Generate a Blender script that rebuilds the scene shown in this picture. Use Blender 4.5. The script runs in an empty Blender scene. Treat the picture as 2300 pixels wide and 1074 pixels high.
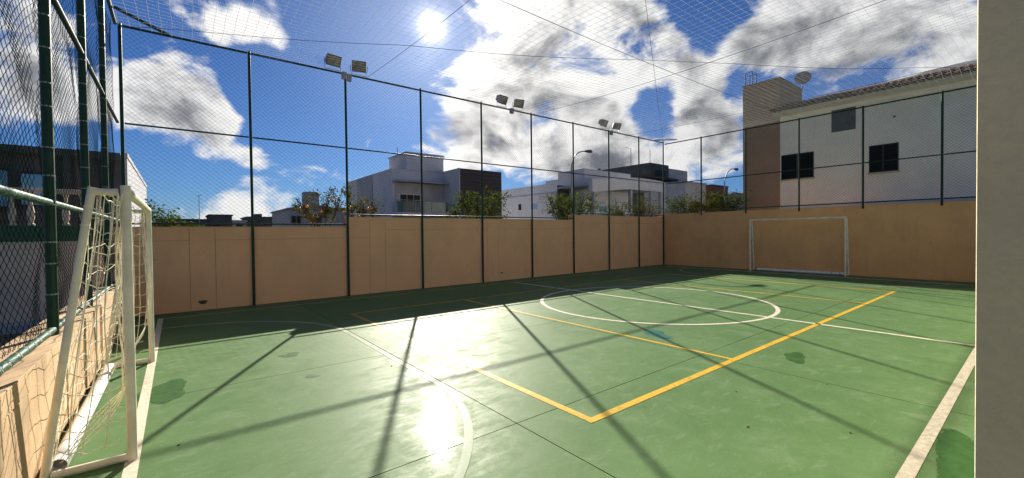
import bpy, bmesh, math, random
import numpy as np
from mathutils import Matrix, Vector
random.seed(7); rng = np.random.default_rng(7)
R = math.radians
S = bpy.context.scene
COL = S.collection

# ------------------------------------------------------------------ camera
cam = bpy.data.cameras.new('camera'); cam_o = bpy.data.objects.new('camera', cam); COL.objects.link(cam_o)
cam.sensor_width = 36; cam.lens = 36*952/2300; cam.clip_start = .05; cam.clip_end = 3000
CM = Matrix(((0.784526, 0.018881, -0.619808), (-0.619994, 0.005766, -0.784585), (-0.011240, 0.999805, 0.016230)))
cam_o.matrix_world = Matrix.Translation((0, 0, 1.6)) @ CM.to_4x4()
S.camera = cam_o

# ------------------------------------------------------------------ light, sky, exposure
SUN_AZ, SUN_EL = 61.7, 25.2            # azimuth counter-clockwise from +X
SUN = Vector((math.cos(R(SUN_EL))*math.cos(R(SUN_AZ)), math.cos(R(SUN_EL))*math.sin(R(SUN_AZ)), math.sin(R(SUN_EL))))
sl = bpy.data.lights.new('sun', 'SUN'); sl.energy = 5.0; sl.angle = R(.53); sl.color = (1, .92, .79)
so = bpy.data.objects.new('sun', sl); COL.objects.link(so)
so.rotation_euler = (-SUN).to_track_quat('-Z', 'Y').to_euler()
S.view_settings.view_transform = 'Standard'; S.view_settings.look = 'None'
S.view_settings.exposure = 1.2; S.view_settings.gamma = 1
try: S.view_settings.use_curve_mapping = False
except Exception: pass

W = bpy.data.worlds.new('World'); S.world = W; W.use_nodes = True
SKY_STRENGTH = 0.05
CLOUDS = [(100.2, 18.1, 2.2, 0.35), (98.0, 19.3, 1.7, 0.3), (100.6, 12.9, 3.0, 0.5), (98.4, 12.8, 2.1, 0.4), (92.1, 17.9, 2.7, 0.45), (88.8, 16.9, 3.3, 0.5), (86.3, 14.6, 2.6, 0.45), (93.2, 14.3, 2.3, 0.4), (93.2, 11.5, 3.1, 0.5), (89.7, 11.4, 3.8, 0.6), (85.8, 10.7, 3.6, 0.55), (82.8, 10.8, 2.4, 0.3), (81.6, 8.2, 2.2, 0.35), (77.3, 7.6, 2.8, 0.4), (74.6, 8.6, 3.2, 0.45), (88.7, 3.1, 3.1, 0.4), (85.9, 3.4, 3.2, 0.45), (82.5, 3.0, 2.9, 0.4), (91.7, 2.1, 2.1, 0.3), (87.9, 23.0, 1.8, 0.35), (84.9, 22.8, 2.1, 0.4), (81.7, 22.2, 2.0, 0.35), (78.7, 22.5, 2.0, 0.3), (75.9, 19.0, 1.4, 0.25), (64.7, 16.9, 1.4, 0.25), (61.1, 26.4, 3.0, 0.4), (59.8, 20.3, 3.2, 0.45), (51.4, 25.7, 4.7, 0.6), (45.4, 26.0, 5.6, 0.75), (39.0, 25.0, 5.5, 0.75), (35.1, 22.2, 4.0, 0.5), (46.1, 20.0, 4.9, 0.55), (39.7, 19.1, 4.3, 0.5), (54.4, 19.1, 3.9, 0.45), (59.9, 12.7, 4.3, 0.5), (55.1, 13.1, 4.6, 0.55), (49.1, 14.1, 5.2, 0.6), (43.2, 12.3, 5.1, 0.65), (40.9, 8.7, 4.6, 0.55), (38.6, 15.9, 3.3, 0.4), (64.5, 12.9, 2.8, 0.35), (70.7, 9.3, 3.0, 0.35), (31.4, 20.8, 3.4, 0.45), (26.8, 20.1, 3.3, 0.45), (22.5, 20.3, 2.7, 0.4), (19.9, 22.8, 3.3, 0.5), (15.4, 21.3, 4.7, 0.75), (10.6, 19.2, 4.4, 0.7), (6.5, 18.3, 3.7, 0.7), (5.1, 14.9, 2.0, 0.4), (28.3, 16.4, 3.0, 0.4), (25.4, 14.0, 3.4, 0.45), (27.8, 11.7, 3.0, 0.4), (26.4, 7.9, 4.5, 0.55), (33.6, 11.1, 3.0, 0.4), (35.8, 8.5, 3.9, 0.45), (14.2, 16.3, 2.4, 0.35), (20.8, 17.2, 2.2, 0.3), (77.7, 15.1, 6.6, -0.6), (95.9, 4.8, 5.8, -0.4), (70.4, 24.7, 5.9, -0.6), (73.7, 14.5, 5.8, -0.5), (80.5, 17.6, 3.8, -0.5), (67.8, 19.1, 4.8, -0.45), (26.3, 23.3, 2.5, -0.5), (33.8, 15.7, 2.9, -0.5), (11.3, 15.4, 1.9, -0.4), (24.4, 17.3, 1.9, -0.35), (94.7, 20.9, 3.2, -0.5), (92.3, 5.9, 4.5, -0.45), (97.2, 15.6, 1.7, -0.3), (75.5, 25.3, 3.2, -0.5), (68.4, 13.2, 3.3, -0.4), (83.1, 18.1, 2.7, -0.3), (84.2, 5.5, 3.3, -0.35), (32.7, 25.7, 1.9, -0.2)]

class NT:
    """tiny node-tree helper"""
    def __init__(s, tree): s.t = tree; tree.nodes.clear()
    def n(s, typ, **kw):
        o = s.t.nodes.new(typ)
        for k, v in kw.items(): setattr(o, k, v)
        return o
    def put(s, sock, v):
        if hasattr(v, 'is_output'): s.t.links.new(v, sock)
        elif v is not None: sock.default_value = v
    def math(s, op, a, b=None, clamp=False):
        o = s.n('ShaderNodeMath', operation=op, use_clamp=clamp); s.put(o.inputs[0], a)
        if b is not None: s.put(o.inputs[1], b)
        return o.outputs[0]
    def vmath(s, op, a, b=None):
        o = s.n('ShaderNodeVectorMath', operation=op); s.put(o.inputs[0], a)
        if b is not None: s.put(o.inputs[1], b)
        return o.outputs['Value'] if op in ('DOT_PRODUCT', 'LENGTH', 'DISTANCE') else o.outputs[0]
    def rng(s, v, a, b, c=0., d=1., smooth=True):
        o = s.n('ShaderNodeMapRange', interpolation_type='SMOOTHSTEP' if smooth else 'LINEAR')
        s.put(o.inputs[0], v)
        for i, x in enumerate((a, b, c, d)): s.put(o.inputs[1+i], x)
        return o.outputs[0]
    def noise(s, vec, scale, detail=4, rough=.55, dist=0., out='Fac'):
        o = s.n('ShaderNodeTexNoise'); s.put(o.inputs['Vector'], vec)
        o.inputs['Scale'].default_value = scale; o.inputs['Detail'].default_value = detail
        o.inputs['Roughness'].default_value = rough; o.inputs['Distortion'].default_value = dist
        return o.outputs[out]
    def mix(s, f, a, b, mode='MIX'):
        o = s.n('ShaderNodeMix', data_type='RGBA', blend_type=mode)
        s.put(o.inputs[0], f)
        for sock, v in ((o.inputs[6], a), (o.inputs[7], b)):
            if isinstance(v, (tuple, list)) and len(v) == 3: v = (*v, 1)
            s.put(sock, v)
        return o.outputs[2]
    def scale(s, vec, k):
        o = s.n('ShaderNodeVectorMath', operation='MULTIPLY'); s.put(o.inputs[0], vec); o.inputs[1].default_value = k
        return o.outputs[0]

w = NT(W.node_tree)
tc = w.n('ShaderNodeTexCoord'); D = w.vmath('NORMALIZE', tc.outputs['Generated'])
sky = w.n('ShaderNodeTexSky', sky_type='NISHITA', sun_disc=False)
sky.sun_elevation = R(SUN_EL); sky.sun_rotation = R(90-SUN_AZ); sky.altitude = 400
sky.air_density = 1.0; sky.dust_density = .35; sky.ozone_density = 3.0
blue = w.mix(1., sky.outputs[0], (.22, .37, .62), 'MULTIPLY')
acc = -.03
for az, el, r, wt in CLOUDS:
    c = (math.cos(R(el))*math.cos(R(az)), math.cos(R(el))*math.sin(R(az)), math.sin(R(el)))
    dp = w.vmath('DOT_PRODUCT', D, c)
    acc = w.math('ADD', w.rng(dp, math.cos(R(r*1.6)), math.cos(R(r*.15)), 0., wt), acc)
Ds = w.scale(D, (1, 1, 1.6))
cover = w.rng(acc, -.55, .95, -.42, .48, False)
n1 = w.noise(Ds, 5.6, 13, .60, .35)
toward = w.vmath('ADD', Ds, tuple(Vector((SUN.x, SUN.y, SUN.z*1.6))*.045))
n1s = w.noise(toward, 5.6, 6, .60, .35)
n2 = w.noise(Ds, 2.2, 3, .5, .0)
field = w.math('ADD', w.math('MULTIPLY', w.math('SUBTRACT', n1, .505), 2.6), w.math('MULTIPLY', w.math('SUBTRACT', n2, .5), .5))
dens = w.math('ADD', field, cover)
alpha = w.rng(dens, -.05, .30)
relief = w.math('MULTIPLY', w.math('SUBTRACT', n1s, n1), 2.8)
thick = w.rng(w.math('ADD', w.math('ADD', w.math('MULTIPLY', field, .55), cover), relief), .14, .95)
sd = w.vmath('DOT_PRODUCT', D, tuple(SUN))
near = w.math('POWER', w.math('MAXIMUM', sd, 0.), 14.)
white = w.mix(near, (7.6, 7.6, 7.65), (11.5, 11.2, 10.7))
cloud = w.mix(thick, white, (1.6, 1.72, 2.0))
skyc = w.mix(alpha, blue, cloud)
sdp = w.math('MAXIMUM', sd, 0.)
veil = w.rng(n1, .30, .66, .35, 1.5)
core = w.math('MULTIPLY', w.math('MULTIPLY', w.math('POWER', sdp, 3600.), 26.), veil)
halo = w.math('MULTIPLY', w.math('MULTIPLY', w.math('POWER', sdp, 480.), 3.6), veil)
halo2 = w.math('MULTIPLY', w.math('POWER', sdp, 50.), 1.7)
glow = w.math('ADD', core, w.math('ADD', halo, halo2))
gc = w.n('ShaderNodeCombineColor')
w.put(gc.inputs[0], glow); w.put(gc.inputs[1], w.math('MULTIPLY', glow, .94)); w.put(gc.inputs[2], w.math('MULTIPLY', glow, .92))
skyc = w.mix(1., skyc, gc.outputs[0], 'ADD')
bg = w.n('ShaderNodeBackground'); w.put(bg.inputs[0], skyc); bg.inputs[1].default_value = SKY_STRENGTH
wo = w.n('ShaderNodeOutputWorld'); w.t.links.new(bg.outputs[0], wo.inputs[0])

S.cycles.use_denoising = True; S.cycles.denoising_prefilter = 'ACCURATE'; S.cycles.sample_clamp_indirect = 4
S.cycles.max_bounces = 8; S.cycles.diffuse_bounces = 4; S.cycles.glossy_bounces = 3; S.cycles.transparent_max_bounces = 8
S.cycles.caustics_reflective = False; S.cycles.caustics_refractive = False
# ------------------------------------------------------------------ materials
def material(name, fn):
    m = bpy.data.materials.new(name); m.use_nodes = True; t = NT(m.node_tree)
    out = t.n('ShaderNodeOutputMaterial'); b = t.n('ShaderNodeBsdfPrincipled'); t.t.links.new(b.outputs[0], out.inputs[0])
    t.b, t.out = b, out
    t.pos = t.n('ShaderNodeNewGeometry').outputs['Position']
    fn(t); return m
def bump(t, h, strength=.2, dist=.01):
    o = t.n('ShaderNodeBump'); o.inputs['Strength'].default_value = strength; o.inputs['Distance'].default_value = dist
    t.put(o.inputs['Height'], h); t.put(t.b.inputs['Normal'], o.outputs[0])
def setb(t, col=None, rough=None, spec=None, metal=None):
    if col is not None: t.put(t.b.inputs['Base Color'], (*col, 1) if isinstance(col, tuple) else col)
    if rough is not None: t.put(t.b.inputs['Roughness'], rough)
    if spec is not None: t.put(t.b.inputs['Specular IOR Level'], spec)
    if metal is not None: t.put(t.b.inputs['Metallic'], metal)
def plaster(name, col, var=.12, grain=120., bs=.25, rough=.85, streak=.15):
    def fn(t):
        a = t.noise(t.pos, 1.3, 5, .6); b = t.noise(t.scale(t.pos, (1, 1, .12)), 5., 4, .6); g = t.noise(t.pos, grain, 3, .6)
        dark = tuple(c*(1-var*2.2) for c in col); lite = tuple(min(1, c*(1+var)) for c in col)
        c = t.mix(t.rng(a, .3, .7), dark, lite)
        c = t.mix(t.math('MULTIPLY', t.rng(b, .52, .75), streak), c, tuple(x*.45 for x in col))
        c = t.mix(t.math('MULTIPLY', t.rng(g, .35, .65), .16), c, tuple(x*.6 for x in col))
        if streak >= .12:
            bm_ = t.noise(t.pos, 4.2, 2, .4, .2)
            c = t.mix(t.math('MULTIPLY', t.rng(bm_, .70, .76), .22), c, tuple(x*.45 for x in col))
            dr = t.noise(t.scale(t.pos, (1, 1, .05)), 16., 3, .6)
            c = t.mix(t.math('MULTIPLY', t.rng(dr, .60, .78), .18), c, tuple(x*.5 for x in col))
        setb(t, c, rough, .25); bump(t, t.math('ADD', g, t.math('MULTIPLY', a, .6)), bs, .006)
    return material(name, fn)
def simple(name, col, rough=.6, spec=.4, metal=0., var=.15, scale=6., bs=.05):
    def fn(t):
        a = t.noise(t.pos, scale, 5, .6)
        c = t.mix(t.rng(a, .3, .7), tuple(x*(1-var) for x in col), tuple(min(1, x*(1+var)) for x in col))
        setb(t, c, t.rng(a, .3, .7, rough*.85, min(1, rough*1.15)), spec, metal)
        if bs: bump(t, t.noise(t.pos, scale*9, 3), bs, .003)
    return material(name, fn)

def floor_fn(t):
    p = t.pos
    a = t.noise(p, .45, 6, .62, .6); b = t.noise(p, 2.6, 7, .7, .8); c = t.noise(t.scale(p, (1.0, 3.2, 1)), 3.4, 6, .68, .5)
    f = t.noise(p, 38., 5, .7)
    # roller / scuff streaks, several headings
    col = t.mix(t.rng(a, .32, .68), (.096, .180, .066), (.120, .212, .084))
    col = t.mix(t.math('MULTIPLY', t.rng(b, .50, .73), .62), col, (.180, .262, .138))
    col = t.mix(t.math('MULTIPLY', t.rng(c, .54, .70), .55), col, (.185, .260, .155))
    col = t.mix(t.math('MULTIPLY', t.rng(b, .46, .30), .35), col, (.070, .140, .046))
    tide = t.noise(p, .8, 4, .55, .9)
    edge = t.math('ABSOLUTE', t.math('SUBTRACT', tide, .52))
    col = t.mix(t.math('MULTIPLY', t.rng(edge, .02, .0), .07), col, (.22, .29, .19))
    for k, (rot, th) in enumerate(((.6, .66), (-.9, .67), (1.9, .68))):
        rt = t.n('ShaderNodeVectorRotate', rotation_type='Z_AXIS'); t.put(rt.inputs['Vector'], p); rt.inputs['Angle'].default_value = rot
        sc = t.noise(t.scale(rt.outputs[0], (1.2, 26, 1)), 1.6+.4*k, 4, .65, .15)
        col = t.mix(t.math('MULTIPLY', t.rng(sc, th, th+.05), .38), col, (.26, .32, .22) if k else (.045, .075, .04))
    gr = t.noise(p, 150., 3, .7); col = t.mix(t.math('MULTIPLY', t.rng(gr, .35, .7), .30), col, (.07, .11, .05)); col = t.mix(t.math('MULTIPLY', t.rng(f, .52, .74), .32), col, (.22, .29, .17))
    spot = t.noise(p, 9., 4, .75, 1.2)
    col = t.mix(t.math('MULTIPLY', t.rng(spot, .72, .76), .7), col, (.30, .34, .22))
    r = t.math('ADD', t.math('MULTIPLY', t.rng(b, .3, .7), .14), t.math('ADD', .23, t.math('MULTIPLY', t.rng(c, .3, .7), .12)))
    setb(t, col, t.math('ADD', r, .17), .038)
    gloss = t.noise(t.scale(p, (1, 2.6, 1)), 11., 6, .75, 1.4)
    t.put(t.b.inputs['Coat Weight'], t.rng(gloss, .36, .66, .004, .04))
    t.put(t.b.inputs['Coat Roughness'], t.math('ADD', .055, t.math('MULTIPLY', r, .18))); t.b.inputs['Coat IOR'].default_value = 1.5
    h = t.math('ADD', t.math('MULTIPLY', t.noise(t.scale(p, (1, 2.4, 1)), 14., 4, .6, .8), 1.0), t.math('ADD', t.math('MULTIPLY', f, .5), t.math('MULTIPLY', t.noise(t.scale(p, (1, 3.5, 1)), 60., 3, .6, 1.5), .35)))
    bump(t, h, .07, .004)
M = {}
M['floor'] = material('court_paint', floor_fn)
M['joint'] = simple('joint_dirt', (.02, .022, .018), .9)
def paint(name, col, wear, green=(.10, .21, .075)):
    def fn(t):
        a = t.noise(t.pos, 7., 7, .72, .4); b = t.noise(t.pos, 1.1, 3, .5)
        k = t.rng(t.math('ADD', a, t.math('MULTIPLY', t.math('SUBTRACT', b, .5), .5)), .5, .66)
        d = t.mix(t.rng(t.noise(t.pos, 22., 5, .7), .35, .7), tuple(x*.72 for x in col), col)
        setb(t, t.mix(t.math('MULTIPLY', k, wear), d, green), .5, .05); t.b.inputs['Coat Weight'].default_value = .02; t.b.inputs['Coat Roughness'].default_value = .12
        bump(t, t.noise(t.scale(t.pos, (1, 2.4, 1)), 14., 4, .6, .8), .06, .004)
    return material(name, fn)
M['white_line'] = paint('white_line_paint', (.80, .73, .58), .2)
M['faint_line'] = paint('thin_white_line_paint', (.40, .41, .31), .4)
M['glare_line'] = paint('glare_hidden_line_paint', (.145, .215, .115), .8)  # glare put into the colour: arc tinted near floor green so it vanishes
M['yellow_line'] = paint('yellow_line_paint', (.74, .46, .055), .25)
M['yellow_faint'] = paint('faint_yellow_line_paint', (.50, .34, .06), .75)  # darker yellow, mixed further into the court green
def patch_fn(col):
    def fn(t):
        at = t.n('ShaderNodeAttribute', attribute_name='fade')
        nz = t.noise(t.pos, 9., 6, .7, .4)
        setb(t, t.mix(t.rng(nz, .3, .7), tuple(x*.8 for x in col), tuple(x*1.25 for x in col)), .4, .1)
        t.put(t.b.inputs['Alpha'], t.math('MULTIPLY', t.rng(t.math('ADD', at.outputs['Fac'], t.math('SUBTRACT', nz, .5)), .38, .60), .85))
    return fn
M['patch'] = material('repair_paint_green', patch_fn((.050, .125, .034)))
M['patch_teal'] = material('repair_paint_teal', patch_fn((.035, .15, .12)))
M['peach'] = plaster('peach_render', (.86, .50, .255), .03, 90., .2, .85, .12)
M['peach_joint'] = plaster('peach_joint', (.30, .17, .09), .1, 60.)
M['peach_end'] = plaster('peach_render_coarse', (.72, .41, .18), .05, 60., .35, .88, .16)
M['cream'] = plaster('stained_cream_render', (.62, .435, .255), .14, 70., .3, .88, .55)
M['grey_pillar'] = plaster('grey_textured_render', (.64, .57, .42), .06, 34., 1.0, .92, .10)
M['green_metal'] = simple('dark_green_painted_steel', (.010, .040, .024), .45, .25, var=.2, scale=12)
M['green_rail_lit'] = simple('sunlit_green_rail', (.022, .080, .052), .5, .15, var=.35, scale=14)  # lighter green than the posts: sun and sheen put into the paint
M['wire'] = simple('pvc_coated_wire', (.008, .022, .016), .7, 0., bs=0)
M['tie'] = simple('galvanised_tie', (.22, .25, .20), .45, .5, .3, bs=0)
M['cable'] = simple('steel_cable', (.045, .05, .06), .5, .4, bs=0)
def net_fn(t):
    setb(t, (.78, .78, .76), .7, .2)
    tr = t.n('ShaderNodeBsdfTranslucent'); tr.inputs[0].default_value = (.8, .8, .78, 1)
    mx = t.n('ShaderNodeMixShader'); mx.inputs[0].default_value = .4
    t.t.links.new(t.b.outputs[0], mx.inputs[1]); t.t.links.new(tr.outputs[0], mx.inputs[2]); t.t.links.new(mx.outputs[0], t.out.inputs[0])
M['net'] = material('white_net_cord', net_fn)
M['goal_net'] = simple('cream_rope', (.82, .77, .60), .8, .1, bs=0)
M['goal'] = simple('goal_white_enamel', (.78, .72, .57), .42, .25, var=.12, scale=5)
M['pvc'] = simple('white_pvc', (.72, .72, .72), .35, .5, var=.08, scale=5)
M['floodgrey'] = simple('floodlight_aluminium', (.13, .12, .105), .5, .3, .1)
M['floodglass'] = simple('floodlight_glass', (.20, .18, .15), .3, .3, bs=0)
M['boxgrey'] = simple('junction_box_plastic', (.30, .30, .30), .5)
M['house_white'] = plaster('house_white_render', (.56, .57, .62), .05, 20., .1, .9, .1)
M['house_grey'] = plaster('house_grey_render', (.37, .38, .42), .06, 20., .1, .9, .15)
M['house_beige'] = plaster('house_beige_render', (.52, .49, .45), .05, 20., .1, .9, .1)
M['house_dark'] = plaster('house_charcoal_render', (.075, .08, .088), .12, 20., .1, .85, .1)
M['brown_board'] = simple('dark_brown_board', (.050, .040, .042), .6, .3, var=.25, scale=3)
M['brick_red'] = plaster('brick_red_render', (.27, .11, .075), .15, 12., .2, .9, .2)
M['right_white'] = plaster('right_house_white_render', (.90, .89, .77), .03, 30., .12, .9, .1)
M['taupe'] = plaster('taupe_render', (.38, .275, .185), .05, 30., .15, .9, .1)
M['soffit'] = plaster('pale_olive_soffit', (.55, .56, .43), .05, 30., .1, .9, .1)
M['tile'] = simple('weathered_clay_tile', (.105, .062, .045), .85, .1, var=.5, scale=7, bs=.2)
M['slate'] = simple('grey_metal_roof', (.16, .17, .18), .5, .4, var=.1)
M['frame_dark'] = simple('dark_window_frame', (.03, .03, .035), .4)
M['frame_white'] = simple('white_window_frame', (.6, .6, .6), .5)
def glass_fn(col, rough, sp=.8):
    def fn(t):
        setb(t, col, rough, sp)
    return fn
M['glass_dark'] = material('dark_window_glass', glass_fn((.006, .006, .007), .3, .15))
M['glass_blue'] = material('blue_window_glass', glass_fn((.09, .26, .40), .08))
def bal_fn(t):
    setb(t, (.07, .16, .18), .08, .5); t.b.inputs['Alpha'].default_value = .62
M['glass_balcony'] = material('balcony_glass', bal_fn)
M['shutter'] = simple('grey_blind', (.13, .15, .15), .6)
M['green_band'] = plaster('green_wall_paint', (.055, .14, .085), .1, 40., .2, .8, .3)
M['bal_white'] = plaster('white_wall_paint', (.60, .54, .44), .06, 40., .2, .85, .25)
M['asphalt'] = plaster('asphalt', (.05, .05, .052), .2, 40., .3, .9, 0.)
M['earth'] = plaster('earth_ground', (.16, .14, .10), .2, 10., .3, .95, 0.)
M['bark'] = plaster('bark', (.10, .075, .05), .2, 25., .4, .9, .2)
M['lamp_metal'] = simple('street_lamp_steel', (.30, .31, .32), .45, .5, .4)
M['black'] = simple('black_steel', (.02, .02, .024), .5)
M['fruit'] = simple('orange_fruit', (.75, .28, .04), .45, .4)
M['dish'] = simple('satellite_dish_grey', (.28, .26, .24), .55)
M['tank'] = plaster('tank_grey', (.30, .31, .35), .06, 20., .1, .85, .1)
def leaf_fn(c1, c2):
    def fn(t):
        r = t.n('ShaderNodeNewGeometry').outputs['Random Per Island']
        c = t.mix(r, c1, c2); setb(t, c, .7, 0.)
        tr = t.n('ShaderNodeBsdfTranslucent'); t.put(tr.inputs[0], t.mix(.35, c, (.20, .24, .03)))
        mx = t.n('ShaderNodeMixShader'); mx.inputs[0].default_value = .26
        t.t.links.new(t.b.outputs[0], mx.inputs[1]); t.t.links.new(tr.outputs[0], mx.inputs[2]); t.t.links.new(mx.outputs[0], t.out.inputs[0])
    return fn
M['leaf_green'] = material('leaf_mid_green', leaf_fn((.020, .045, .012), (.065, .095, .025)))
M['leaf_olive'] = material('leaf_olive', leaf_fn((.035, .042, .013), (.095, .085, .025)))
M['leaf_dark'] = material('leaf_dark_green', leaf_fn((.014, .032, .010), (.045, .068, .02)))

# ------------------------------------------------------------------ mesh helpers
LOC = {}
def link(o, parent=None, label=None, cat=None, group=None, kind=None):
    COL.objects.link(o)
    if parent is not None: o.parent = parent
    if label: o['label'] = label
    if cat: o['category'] = cat
    if group: o['group'] = group
    if kind: o['kind'] = kind
    return o
def wloc(o):
    v = Vector((0, 0, 0))
    while o is not None: v += o.location; o = o.parent
    return v
def thing(name, label, cat, loc=(0, 0, 0), group=None):
    o = bpy.data.objects.new(name, None); o.empty_display_size = .1; o.location = loc
    return link(o, None, label, cat, group)
class MB:
    def __init__(s): s.v = []; s.f = []; s.smooth = False
    def add(s, v, f):
        n = len(s.v); s.v += [tuple(map(float, p)) for p in v]; s.f += [tuple(i+n for i in q) for q in f]; return s
    def box(s, lo, hi):
        x0, y0, z0 = lo; x1, y1, z1 = hi
        return s.add([(x0,y0,z0),(x1,y0,z0),(x1,y1,z0),(x0,y1,z0),(x0,y0,z1),(x1,y0,z1),(x1,y1,z1),(x0,y1,z1)],
              [(0,3,2,1),(4,5,6,7),(0,1,5,4),(1,2,6,5),(2,3,7,6),(3,0,4,7)])
    def tube(s, pts, r, n=10, cap=True):
        pts = [Vector(p) for p in pts]; k = len(pts); rs = r if isinstance(r, (list, tuple)) else [r]*k
        up = None; base = len(s.v); s.smooth = True
        for i, p in enumerate(pts):
            t = (pts[min(i+1, k-1)]-pts[max(i-1, 0)]).normalized()
            if up is None:
                up = Vector((0, 0, 1)) if abs(t.z) < .9 else Vector((1, 0, 0))
            a = t.cross(up).normalized(); b = a.cross(t).normalized(); up = b
            for j in range(n):
                q = 2*math.pi*j/n; s.v.append(tuple(p+(a*math.cos(q)+b*math.sin(q))*rs[i]))
        for i in range(k-1):
            for j in range(n):
                j2 = (j+1) % n
                s.f.append((base+i*n+j, base+i*n+j2, base+(i+1)*n+j2, base+(i+1)*n+j))
        if cap:
            s.f.append(tuple(base+j for j in range(n))[::-1]); s.f.append(tuple(base+(k-1)*n+j for j in range(n)))
        return s
    def prism(s, poly, axis, a, b):
        """poly: 2D outline; extruded along axis from a to b"""
        n = len(poly)
        def P(u, v, w):
            return (w, u, v) if axis == 'x' else (u, w, v) if axis == 'y' else (u, v, w)
        vs = [P(u, v, a) for u, v in poly]+[P(u, v, b) for u, v in poly]
        fs = [tuple(range(n))[::-1], tuple(range(n, 2*n))]+[(i, (i+1) % n, n+(i+1) % n, n+i) for i in range(n)]
        return s.add(vs, fs)
    def build(s, name, mat, parent=None, label=None, cat=None, group=None, kind=None, bevel=0., origin=None):
        off = wloc(parent) if parent is not None else Vector(origin or (0, 0, 0))
        me = bpy.data.meshes.new(name)
        me.from_pydata([(x-off.x, y-off.y, z-off.z) for x, y, z in s.v], [], s.f)
        bm = bmesh.new(); bm.from_mesh(me); bmesh.ops.recalc_face_normals(bm, faces=bm.faces)
        if bevel: bmesh.ops.bevel(bm, geom=list(bm.edges), offset=bevel, segments=2, affect='EDGES', profile=.6)
        bm.to_mesh(me); bm.free()
        if s.smooth:
            me.shade_smooth()
            try: me.set_sharp_from_angle(angle=R(40))
            except Exception: pass
        me.materials.append(M[mat]); o = bpy.data.objects.new(name, me)
        if parent is None: o.location = off
        return link(o, parent, label, cat, group, kind)
def box(name, lo, hi, mat, parent=None, bevel=0., **kw): return MB().box(lo, hi).build(name, mat, parent, bevel=bevel, **kw)
def np_tubes(P, r, ax1, ax2):
    """P: (lines, points, 3) -> thin four-sided cords"""
    P = np.asarray(P, float); L, K, _ = P.shape
    a1 = np.asarray(ax1, float)*r; a2 = np.asarray(ax2, float)*r
    V = np.stack([P+a1, P+a2, P-a1, P-a2], 2).reshape(-1, 3)
    l = np.arange(L)[:, None, None]; k = np.arange(K-1)[None, :, None]; j = np.arange(4)[None, None, :]
    b = l*K*4+k*4; j2 = (j+1) % 4
    F = np.stack([b+j, b+j2, b+4+j2, b+4+j], -1).reshape(-1, 4)
    return V, F
def np_mesh(name, VF, mat, parent=None, off=(0, 0, 0), smooth=False, **kw):
    Vs, Fs, n = [], [], 0
    for V, F in VF: Vs.append(V); Fs.append(F+n); n += len(V)
    V = np.concatenate(Vs)-np.array(tuple(wloc(parent)) if parent is not None else off); F = np.concatenate(Fs)
    me = bpy.data.meshes.new(name); me.vertices.add(len(V)); me.vertices.foreach_set('co', V.ravel().astype(np.float32))
    w_ = F.shape[1]
    me.loops.add(F.size); me.loops.foreach_set('vertex_index', F.ravel().astype(np.int32))
    me.polygons.add(len(F)); me.polygons.foreach_set('loop_start', (np.arange(len(F))*w_).astype(np.int32))
    try: me.polygons.foreach_set('loop_total', np.full(len(F), w_, np.int32))
    except Exception: pass
    me.update(calc_edges=True); me.materials.append(M[mat])
    if smooth: me.shade_smooth()
    o = bpy.data.objects.new(name, me)
    if parent is None: o.location = off
    return link(o, parent, **kw)

# ------------------------------------------------------------------ ground, road, court floor
g = MB().add([(-900,-900,-.12),(900,-900,-.12),(900,1200,-.12),(-900,1200,-.12)], [(0,1,2,3)]).build('ground', 'earth', kind='structure')
g['label'] = 'bare ground around the walled court'
o = MB().box((-200, 16.6, -.115), (200, 19.6, -.06)).build('road', 'asphalt', kind='structure'); o['label'] = 'asphalt street beyond the peach wall'
o = MB().box((-200, 11.45, -.118), (200, 16.6, .02)).build('pavement', 'house_grey', kind='structure'); o['label'] = 'street pavement beyond the peach wall'
FX = [-.76, 2.2, 5.25, 8.3, 11.35, 14.4, 17.97]; FY = [-2.6, .1, 2.75, 5.43, 8.08, 10.72, 11.25]
court = MB().box((-.8, -2.6, -.1), (18.0, 11.3, -.012)).build('court_floor', 'joint', kind='structure')
court['label'] = 'green painted sports court floor with white and yellow lines'
GAP = .0045
slabs = {}
for i in range(len(FX)-1):
    for j in range(len(FY)-1):
        if j == 0 and i > 0: continue
        dx, dy = round(FX[i+1]-FX[i], 3), round(FY[j+1]-FY[j], 3)
        if (dx, dy) not in slabs:
            m = MB().box((GAP, GAP, -.012), (dx-GAP, dy-GAP, 0)).build('floor_slab', 'floor', court); slabs[dx, dy] = m.data
        else:
            m = bpy.data.objects.new('floor_slab', slabs[dx, dy]); link(m, court)
        m.location = (FX[i], FY[j], 0)
LZ = .003
def strip(x0, x1, y0, y1, mat):
    return MB().box((x0, y0, .0005), (x1, y1, LZ)).build('painted_line', mat, court)
def ring(cx, cy, r, a0, a1, wdt, mat, n=64):
    m = MB(); k = n
    A = [R(a0+(a1-a0)*i/k) for i in range(k+1)]
    v = [(cx+(r-wdt)*math.cos(a), cy+(r-wdt)*math.sin(a), LZ+.0004) for a in A]+[(cx+r*math.cos(a), cy+r*math.sin(a), LZ+.0004) for a in A]
    m.add(v, [(i, i+1, k+2+i, k+1+i) for i in range(k)])
    return m.build('painted_line', mat, court)
strip(-.32, -.24, .52, 10.66, 'white_line'); strip(17.04, 17.12, .60, 10.57, 'white_line')
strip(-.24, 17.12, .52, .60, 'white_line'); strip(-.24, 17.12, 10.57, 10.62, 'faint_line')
strip(8.37, 8.45, .60, 10.57, 'white_line')
ring(8.41, 5.6, 2.50, 0, 360, .08, 'white_line', 120)
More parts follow.
